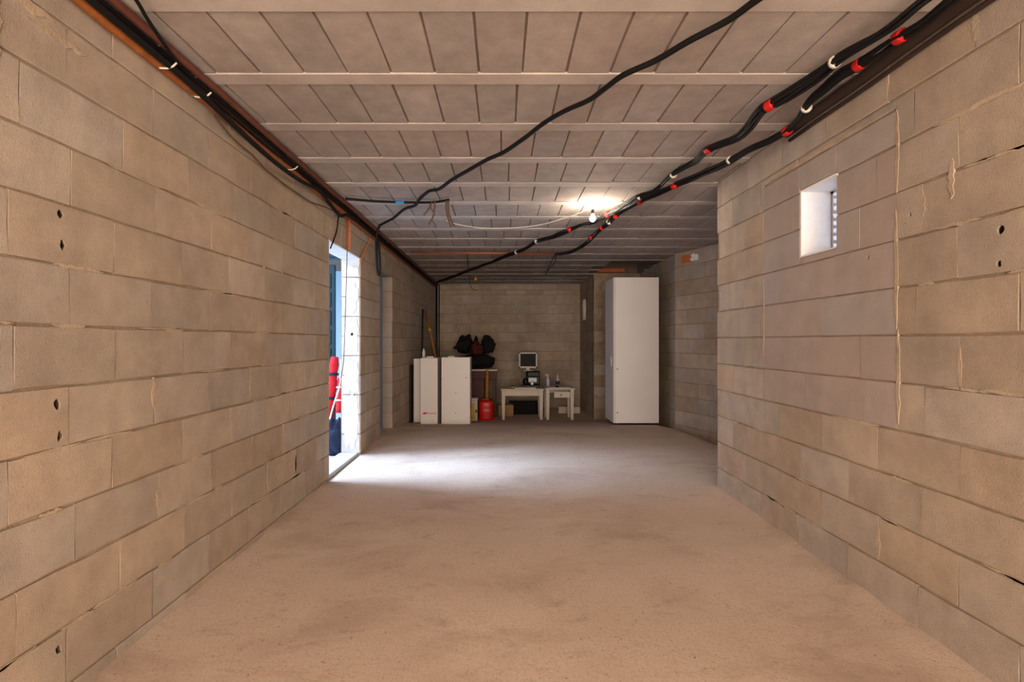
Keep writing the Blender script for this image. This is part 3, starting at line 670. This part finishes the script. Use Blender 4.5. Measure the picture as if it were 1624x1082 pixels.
pz = P(672, 0, 7.6); m_ = MB(); m_.lathe([(.02, 0), (.024, .005), (.024, .09), (.012, .12), (.011, .14)], (pz.x, 7.6, .8945), 12); tag(m_.build('clear_bottle', M['whitecan'], None, True), 'small pale bottle standing on the narrow low cabinet', 'bottle')
# sticks leaning in the corner
a = P(668, 491, 9.0); b = P(700, 600, 8.2); b = a+(b-a)*1.0
dirv = (b-a); k = (floor_z(b.x, b.y)-a.z)/dirv.z
st = thing('tool_handle', 'orange wooden tool handle leaning on the left wall behind the cabinets', 'tool handle')
pa_ = Vector((XL+.03, 9.2, CZ+(CY-492)/F*9.0)); pb_2 = Vector((P(692, 0, 8.75).x, 8.75, CZ+(CY-572)/F*8.75)); dv = pb_2-pa_; k = (floor_z(-1, 8.35)-pa_.z)/dv.z
MB().tube([pa_, pa_+dv*.5, pa_+dv*k], .019, 8).build('shaft', M['wood'], st, True)
MB().tube([pa_+dv*.36, pa_+dv*.42], .023, 8).build('collar', M['yellow'], st, True)
cable('dark_stick', 'short dark stick propped on the left wall above the cabinets', [(XL+.018, 8.95, 1.72), (XL+.02, 8.9, 1.4), (XL+.03, 8.8, .6), (XL+.1, 8.7, floor_z(-1.35, 8.7))], .016, 'blackp', 'stick')
m_ = MB(); m_.cbox(-.04, .04, -.02, .02, 0, 1.35, .01); o = m_.build('black_plank', M['blackp']); o.location = (-1.30, 9.6, floor_z(-1.3, 9.6)); o.rotation_euler = (-.05, 0, 0); tag(o, 'black narrow plank standing in the far corner behind the wooden handle', 'plank')

# ------------------------------------------------------------------ dark red desk with bags
D = 9.3; zf = floor_z(-.3, D); S = F/D
x0, x1 = P(738, 0, D).x, P(789, 0, D).x; zt = CZ+(CY-586)/F*D
t = thing('red_desk', 'dark red wooden desk half hidden behind the white cabinets', 'desk', ((x0+x1)/2, D, zf)); w = (x1-x0)/2; h = zt-zf
m_ = MB(); m_.cbox(-w, w, 0, .6, h-.03, h, .004); m_.build('desk_top', M['whitewood'], t)
m_ = MB(); m_.cbox(-w+.02, w-.02, .03, .58, h-.19, h-.03, .004); da = m_.build('apron', M['redwood'], t)
m_ = MB(); m_.cbox(-w+.03, -w+.35, .02, .57, .02, h-.19, .004); m_.build('pedestal', M['redwood'], t)
m_ = MB(); m_.cbox(-.02, .02, -.015, .012, h-.12, h-.1, .004); o = m_.build('drawer_knob', M['brass'], da); o.location = (.1, .02, 0)
for y in (.05, .52):
    m_ = MB(); m_.cbox(w-.08, w-.03, y, y+.05, 0, h-.19, .004); m_.build('leg', M['redwood'], t)
def bag(name, label, px, py, wpx, hpx, d, m, seed, base=None, strap=None, amp=.45):
    c = P(px, py, d); rw, rh = wpx/2*d/F, hpx/2*d/F
    t = thing(name, label, 'bag', (c.x, d, c.z-rh), 0, None)
    MB().blob((0, 0, rh), (rw, min(rw, .24), rh*1.08), amp, 4, seed, 18, 26, flat=rh).build('bag_body', M[m], t, True)
    if strap:
        MB().tube(smoothpts([Vector((x*rw, -.1, rh+z*rh)) for x, z in strap], 6), .018, 6).build('strap', M[m], t, True)
    return t
zt_px = 586
bag('black_bag', 'big slumped black bag forming the base of the heap on the desk', 756, 573, 58, 23, 9.55, 'fabric', 1, amp=.25)
bag('black_bag', 'black bag with a pointed flap lying on the left of the heap', 737, 547.5, 26, 27, 9.6, 'fabric', 2, strap=[(-.7, -.3), (-1.25, -.35), (-.6, .2)])
bag('maroon_bag', 'maroon and black bag lying in the middle of the heap', 756.5, 555, 20, 16, 9.22, 'darkred', 3, strap=[(-.5, .6), (0, 1.6), (.5, .7)])
bag('black_bag', 'black bag with an arched handle on the right of the heap', 774, 548, 22, 25, 9.6, 'fabric', 5, strap=[(-.8, .4), (-.5, 1.15), (.2, 1.1), (.7, .4)])
bag('black_bag', 'small black upright bag topping the heap', 755.5, 548, 8, 25, 9.55, 'fabric', 6, strap=[(-.5, .7), (0, 1.1), (.5, .7)])
# wooden shaft, red can, paint box, carton
D = 8.9; zf = floor_z(-.28, D)
p0 = P(772, 588, D)
t = thing('shovel', 'upright wooden tool shaft standing behind the red jerrycan', 'tool', (p0.x, D+.12, zf))
MB().tube([(0, 0, .25), (0, 0, .6), (.004, .0, p0.z-zf)], .03, 8).build('shaft', M['wood'], t, True)
m_ = MB(); m_.cbox(-.08, .08, -.012, .012, 0, .27, .008); m_.build('blade', M['castor'], t)
D = 8.8; zf = floor_z(-.3, D); x0, x1 = P(760, 0, D).x, P(782, 0, D).x; w = (x1-x0)/2; h = .36
t = thing('jerrycan', 'bright red plastic jerrycan standing before the desk', 'jerrycan', ((x0+x1)/2, D, zf))
m_ = MB()
prof = [(0, .9), (.02, .98), (.05, 1), (.12, .97), (.14, 1), (.2, 1), (.215, .97), (.23, 1), (.30, 1), (.335, .93), (.355, .72)]
v = []; fs = []; n = 16
for z, k in prof:
    for i in range(n):
        a = 2*math.pi*(i+.5)/n; c, s_ = math.cos(a), math.sin(a); q = 1/max(abs(c), abs(s_))**.92
        v.append((c*q*w*k, s_*q*.09*k, z))
for j in range(len(prof)-1):
    for i in range(n): fs.append((j*n+i, j*n+(i+1) % n, (j+1)*n+(i+1) % n, (j+1)*n+i))
fs += [tuple(range(n))[::-1], tuple((len(prof)-1)*n+i for i in range(n))]
m_.add(v, fs); m_.build('can_body', M['redcan'], t, True)
MB().tube(smoothpts([(-.07, 0, .34), (-.06, 0, .368), (.0, 0, .372), (.04, 0, .368), (.045, 0, .345)]), .011, 8).build('handle', M['redcan'], t, True)
m_ = MB(); m_.lathe([(.022, .34), (.024, .35), (.024, .37), (.018, .376)], (.085, 0, 0), 12); m_.build('cap', M['blackp'], t, True)
D = 8.75; x0, x1 = P(745, 0, D).x, P(757.5, 0, D).x; zf = floor_z(x0, D); h = CZ+(CY-631)/F*D-zf; w = (x1-x0)/2
t = thing('paint_tub', 'white product tub with a yellow stripe between cabinet and red can', 'tub', ((x0+x1)/2, D, zf))
m_ = MB(); m_.cbox(-w, w, -.07, .07, 0, h-.03, .01); m_.build('tub_body', M['whitecan'], t)
m_ = MB(); m_.cbox(-w-.006, w+.006, -.076, .076, h-.035, h, .006); m_.build('lid', M['whitecan'], t)
m_ = MB(); m_.box(-.02, .03, -.0725, -.068, .03, h-.09); m_.build('yellow_label', M['yellow'], t)
for q in ((-w+.005, -.024, .05, .1), (.034, w-.006, .15, .2), (-w+.005, -.024, .22, .27)): MB().box(q[0], q[1], -.0725, -.068, q[2], q[3]).build('dark_print', M['bluecap'], t)
D = 9.5; x0, x1 = P(790, 0, D).x, P(815, 0, D).x; zf = floor_z(0, D)
t = thing('cardboard_box', 'small tan cardboard box on the floor under the larger table', 'box', ((x0+x1)/2, D, zf), .08); w = (x1-x0)/2*.95
m_ = MB(); m_.cbox(-w, w, 0, .24, 0, .21, .004); m_.build('carton', M['card'], t)
m_ = MB(); m_.cbox(-w, w, -.003, .115, .208, .214, .001); m_.build('flap', M['card'], t)
m_ = MB(); m_.cbox(-w, w, .125, .243, .208, .214, .001); m_.build('flap', M['card'], t)

# ------------------------------------------------------------------ two small tables and what stands on them
D = 8.95; S = F/D
def table(px0, px1, pytop, depth, label, drawer):
    x0, x1 = P(px0, 0, D).x, P(px1, 0, D).x; w = (x1-x0)/2; xm = (x0+x1)/2; zf = floor_z(xm, D); h = CZ+(CY-pytop)/F*D-zf
    t = thing('small_table', label, 'table', (xm, D, zf))
    m_ = MB(); m_.cbox(-w, w, 0, depth, h-.028, h, .006); m_.build('table_top', M['whitewood'], t)
    for x in (-w+.05, w-.05):
        for y in (.05, depth-.05):
            zl = floor_z(xm+x, D+y)-zf; m_ = MB()
            m_.tube([(x, y, h-.028), (x, y, zl)], [.046, .034], 4); m_.build('leg', M['whitewood'], t)
    m_ = MB(); m_.cbox(-w+.07, w-.07, depth-.053, depth-.035, h-.13, h-.028, .003); m_.build('apron', M['whitewood'], t)
    if not drawer: MB().cbox(-w+.07, w-.07, .035, .053, h-.13, h-.028, .003).build('apron', M['whitewood'], t)
    for sx in (-1, 1):
        m_ = MB(); m_.cbox(sx*(w-.05)-.01, sx*(w-.05)+.01, .07, depth-.07, h-.11, h-.028, .003); m_.build('side_rail', M['whitewood'], t)
    if drawer:
        m_ = MB(); m_.cbox(-w*.35, w-.06, .12, .14, h-.185, h-.075, .004); d = m_.build('drawer', M['whitewood'], t)
        m_ = MB(); m_.lathe([(.004, 0), (.012, .01), (.014, .02), (.006, .026)], n=10); o = m_.build('knob', M['castor'], d, True); o.location = (w*.12, .12, h-.13); o.rotation_euler = (H, 0, 0)
    return t, xm, zf+h
t1, xm1, zt1 = table(794, 863, 617, .5, 'larger white wooden table carrying the monitor and the black machine', False)
t2, xm2, zt2 = table(864.5, 912, 616, .5, 'smaller white wooden table with a drawer carrying two bottles', True)
# black machine with silver front
x0, x1 = P(829, 0, D+.2).x, P(857, 0, D+.2).x; xm = (x0+x1)/2; w = (x1-x0)/2; y = D+.2
t = thing('coffee_machine', 'black machine with a silver front panel and jug on the larger table', 'appliance', (xm, y, zt1))
m_ = MB(); m_.cbox(-w, w, .06, .27, 0, .05, .01); m_.build('base', M['blackp'], t)
m_ = MB(); m_.cbox(-w*.55, w, .1, .27, .05, .30, .015); m_.build('housing', M['blackp'], t)
m_ = MB(); m_.cbox(-w*.5, w*.98, .04, .27, .2, .295, .015); m_.build('head', M['blackp'], t)
m_ = MB(); m_.cbox(-w*.35, w*.62, .03, .045, .10, .185, .004); m_.build('front_panel', M['silver'], t)
m_ = MB(); m_.lathe([(.045, .05), (.055, .06), (.06, .11), (.048, .16), (.04, .17)], (-w*.62, .07, 0), 14); jg = m_.build('jug', M['blackp'], t, True)
MB().tube(smoothpts([(-w*.62-.055, .07, .15), (-w*.62-.095, .07, .14), (-w*.62-.095, .07, .09), (-w*.62-.058, .07, .075)]), .008, 6).build('jug_handle', M['silver'], jg, True)
m_ = MB(); m_.cbox(-w*.1, w*.25, .02, .06, .05, .12, .006); m_.build('cup_tray', M['silver'], t)
# monitor on the machine
xm = P(837.5, 0, y+.2).x; zm = zt1+.30
zc = CZ+(CY-571.5)/F*(y+.2); hw, hh = 14.6*(y+.2)/F, 12.6*(y+.2)/F
t = thing('monitor', 'small flat monitor with a pale bezel standing above the black machine', 'monitor', (xm, y+.2, zm))
cz_ = zc-zm
m_ = MB()
m_.cbox(-hw, hw, 0, .012, cz_+hh-.028, cz_+hh, .004); m_.cbox(-hw, hw, 0, .012, cz_-hh, cz_-hh+.034, .004); m_.cbox(-hw, -hw+.028, 0, .012, cz_-hh, cz_+hh, .004); m_.cbox(hw-.028, hw, 0, .012, cz_-hh, cz_+hh, .004); m_.build('bezel', M['bezel'], t)
m_ = MB(); m_.cbox(-hw+.027, hw-.027, .005, .012, cz_-hh+.033, cz_+hh-.027, .001); m_.build('screen', M['screen'], t)
m_ = MB(); m_.cbox(-hw+.004, hw-.004, .0125, .05, cz_-hh+.004, cz_+hh-.004, .012); m_.build('back_shell', M['bezel'], t)
m_ = MB(); m_.cbox(-.035, .035, .03, .06, .01, cz_-.02, .006); m_.build('neck', M['bezel'], t)
m_ = MB(); m_.cbox(-.09, .09, -.02, .07, 0, .012, .004); m_.build('foot', M['bezel'], t)
# papers, saucer
m_ = MB(); m_.cbox(P(816, 0, D+.13).x, P(850, 0, D+.13).x, D+.03, D+.25, zt1, zt1+.022, .006); tag(m_.build('white_tray', M['whitewood']), 'flat white tray lying before the black machine', 'tray')
px_ = P(812.5, 0, D+.25).x
t = thing('red_cup', 'small saucer with a dark red lid on the larger table', 'saucer', (px_, D+.25, zt1))
MB().lathe([(.03, 0), (.045, .012), (.047, .016)], n=14).build('saucer', M['whitecan'], t, True)
MB().lathe([(.022, .016), (.026, .03), (.018, .038)], n=12).build('lid', M['darkred'], t, True)
def bottle(px, ptop, label, spray, d):
    p = P(px, 0, d); t = thing('bottle', label, 'bottle', (p.x, d, zt2)); h = CZ+(CY-ptop)/F*d-zt2
    MB().lathe([(.03, 0), (.034, .01), (.034, h*.55), (.026, h*.68), (.014, h*.76), (.012, h*.8)], n=14).build('bottle_body', M['bottle'], t, True)
    MB().lathe([(.0345, h*.18), (.0352, h*.2), (.0352, h*.48), (.0345, h*.5)], n=14).build('label_band', M['bluecap'], t, True) if not spray else None
    m_ = MB(); m_.lathe([(.014, h*.79), (.016, h*.8), (.016, h*.9), (.008, h*.92), (.007, h)], n=12)
    if spray: m_.cbox(-.06, .018, -.01, .01, h*.93, h*1.0, .003); m_.cbox(-.035, -.025, -.006, .006, h*.8, h*.94, .002)
    m_.build('spray_head' if spray else 'cap', M['whitecan'], t)
bottle(869, 594, 'slim pale spray bottle on the smaller table beside the black machine', True, D+.3)
bottle(884.5, 594, 'pale bottle with a dark label band on the smaller table', False, D+.25)
m_ = MB(); m_.cbox(P(868, 0, D+.1).x, P(904, 0, D+.1).x, D+.03, D+.22, zt2, zt2+.014, .005); tag(m_.build('white_sheet', M['whitecan']), 'white folded sheet lying on the smaller table', 'sheet')
m_ = MB(); m_.blob((P(884, 0, D+.07).x, D+.07, zt2+.014), (.035, .05, .032), .1, 2, 3, 10, 14, flat=0); tag(m_.build('computer_mouse', M['blackp'], None, True), 'black computer mouse lying on the white folded sheet', 'mouse')
m_ = MB(); m_.cbox(P(808, 0, 9.75).x, P(858, 0, 9.75).x, 9.75, 10.05, floor_z(.2, 9.8), floor_z(.2, 9.8)+.24, .01); tag(m_.build('black_crate', M['fabric']), 'low black crate on the floor behind the larger table', 'crate')
m_ = MB(); m_.cbox(P(886, 0, 9.9).x, P(920, 0, 9.9).x, 9.9, 10.0, floor_z(1, 9.9)+.0, floor_z(1, 9.9)+.13, .006); tag(m_.build('white_plank', M['whitewood']), 'white plank on edge on the floor behind the smaller table', 'plank')
# ------------------------------------------------------------------ things beyond the first doorway
t = thing('shutter_leaf', 'dark teal shutter leaf standing open outside the first doorway', 'shutter', (-2.255, 5.5, -.03))
m_ = MB(); m_.cbox(-.42, .41, -.02, .02, .02, 2.02, .006); m_.build('leaf', M['teal'], t)
for i in range(9):
    m_ = MB(); m_.cbox(-.38, .37, -.034, -.018, .12+i*.205, .28+i*.205, .006); m_.build('slat', M['teal'], t)
m_ = MB(); m_.cbox(-2.8, -1.7, 5.42, 5.58, 2.06, 2.34, .01); o = struct(m_.build('trim_1', M['teal']))
m_ = MB(); m_.cbox(-1.76, -1.66, 5.42, 5.58, -.03, 2.06, .01); o = struct(m_.build('trim_2', M['palewall']))
def roll(px0, py0, px1, py1, d, r, m, name, label, stripe=None):
    a, b = P(px0, py0, d), P(px1, py1, d-.06); b.z = max(b.z, -.03+r)
    t = thing(name, label, 'rolled fabric', (b.x, b.y, -.03)); o_ = Vector((b.x, b.y, -.03))
    pts = [a+(b-a)*i/8 for i in range(9)]
    MB().tube([p-o_ for p in pts], [r*(.75+.3*math.sin(i*1.3)**2) for i in range(9)], 12).build('roll', M[m], t, True)
    for i in (2, 5): MB().tube([pts[i]-o_, pts[i]-o_+(b-a)*.04], r*1.12, 12).build('band', M[stripe or 'navy'], t, True)
roll(531, 566, 522, 668, 5.38, .05, 'red', 'rolled_fabric', 'red roll leaning outside the first doorway, the taller one')
roll(541, 600, 538, 655, 5.36, .042, 'red', 'rolled_fabric', 'shorter red roll with a pale band leaning beside the taller one', 'whitecan')
c = P(536, 690, 5.2); m_ = MB(); m_.blob((c.x-.02, 5.14, .14), (.11, .085, .2), .35, 4, 8, 16, 22, flat=.17); tag(m_.build('navy_bag', M['navy'], None, True), 'dark blue fabric bag slumped at the foot of the red rolls', 'bag')
cable('pale_hose', 'pale grey hose curving down over the red rolls', [P(541, 570, 5.12), P(539, 610, 5.1), P(530, 640, 5.08), P(523, 665, 5.06)], .008, 'whitetie', 'hose')
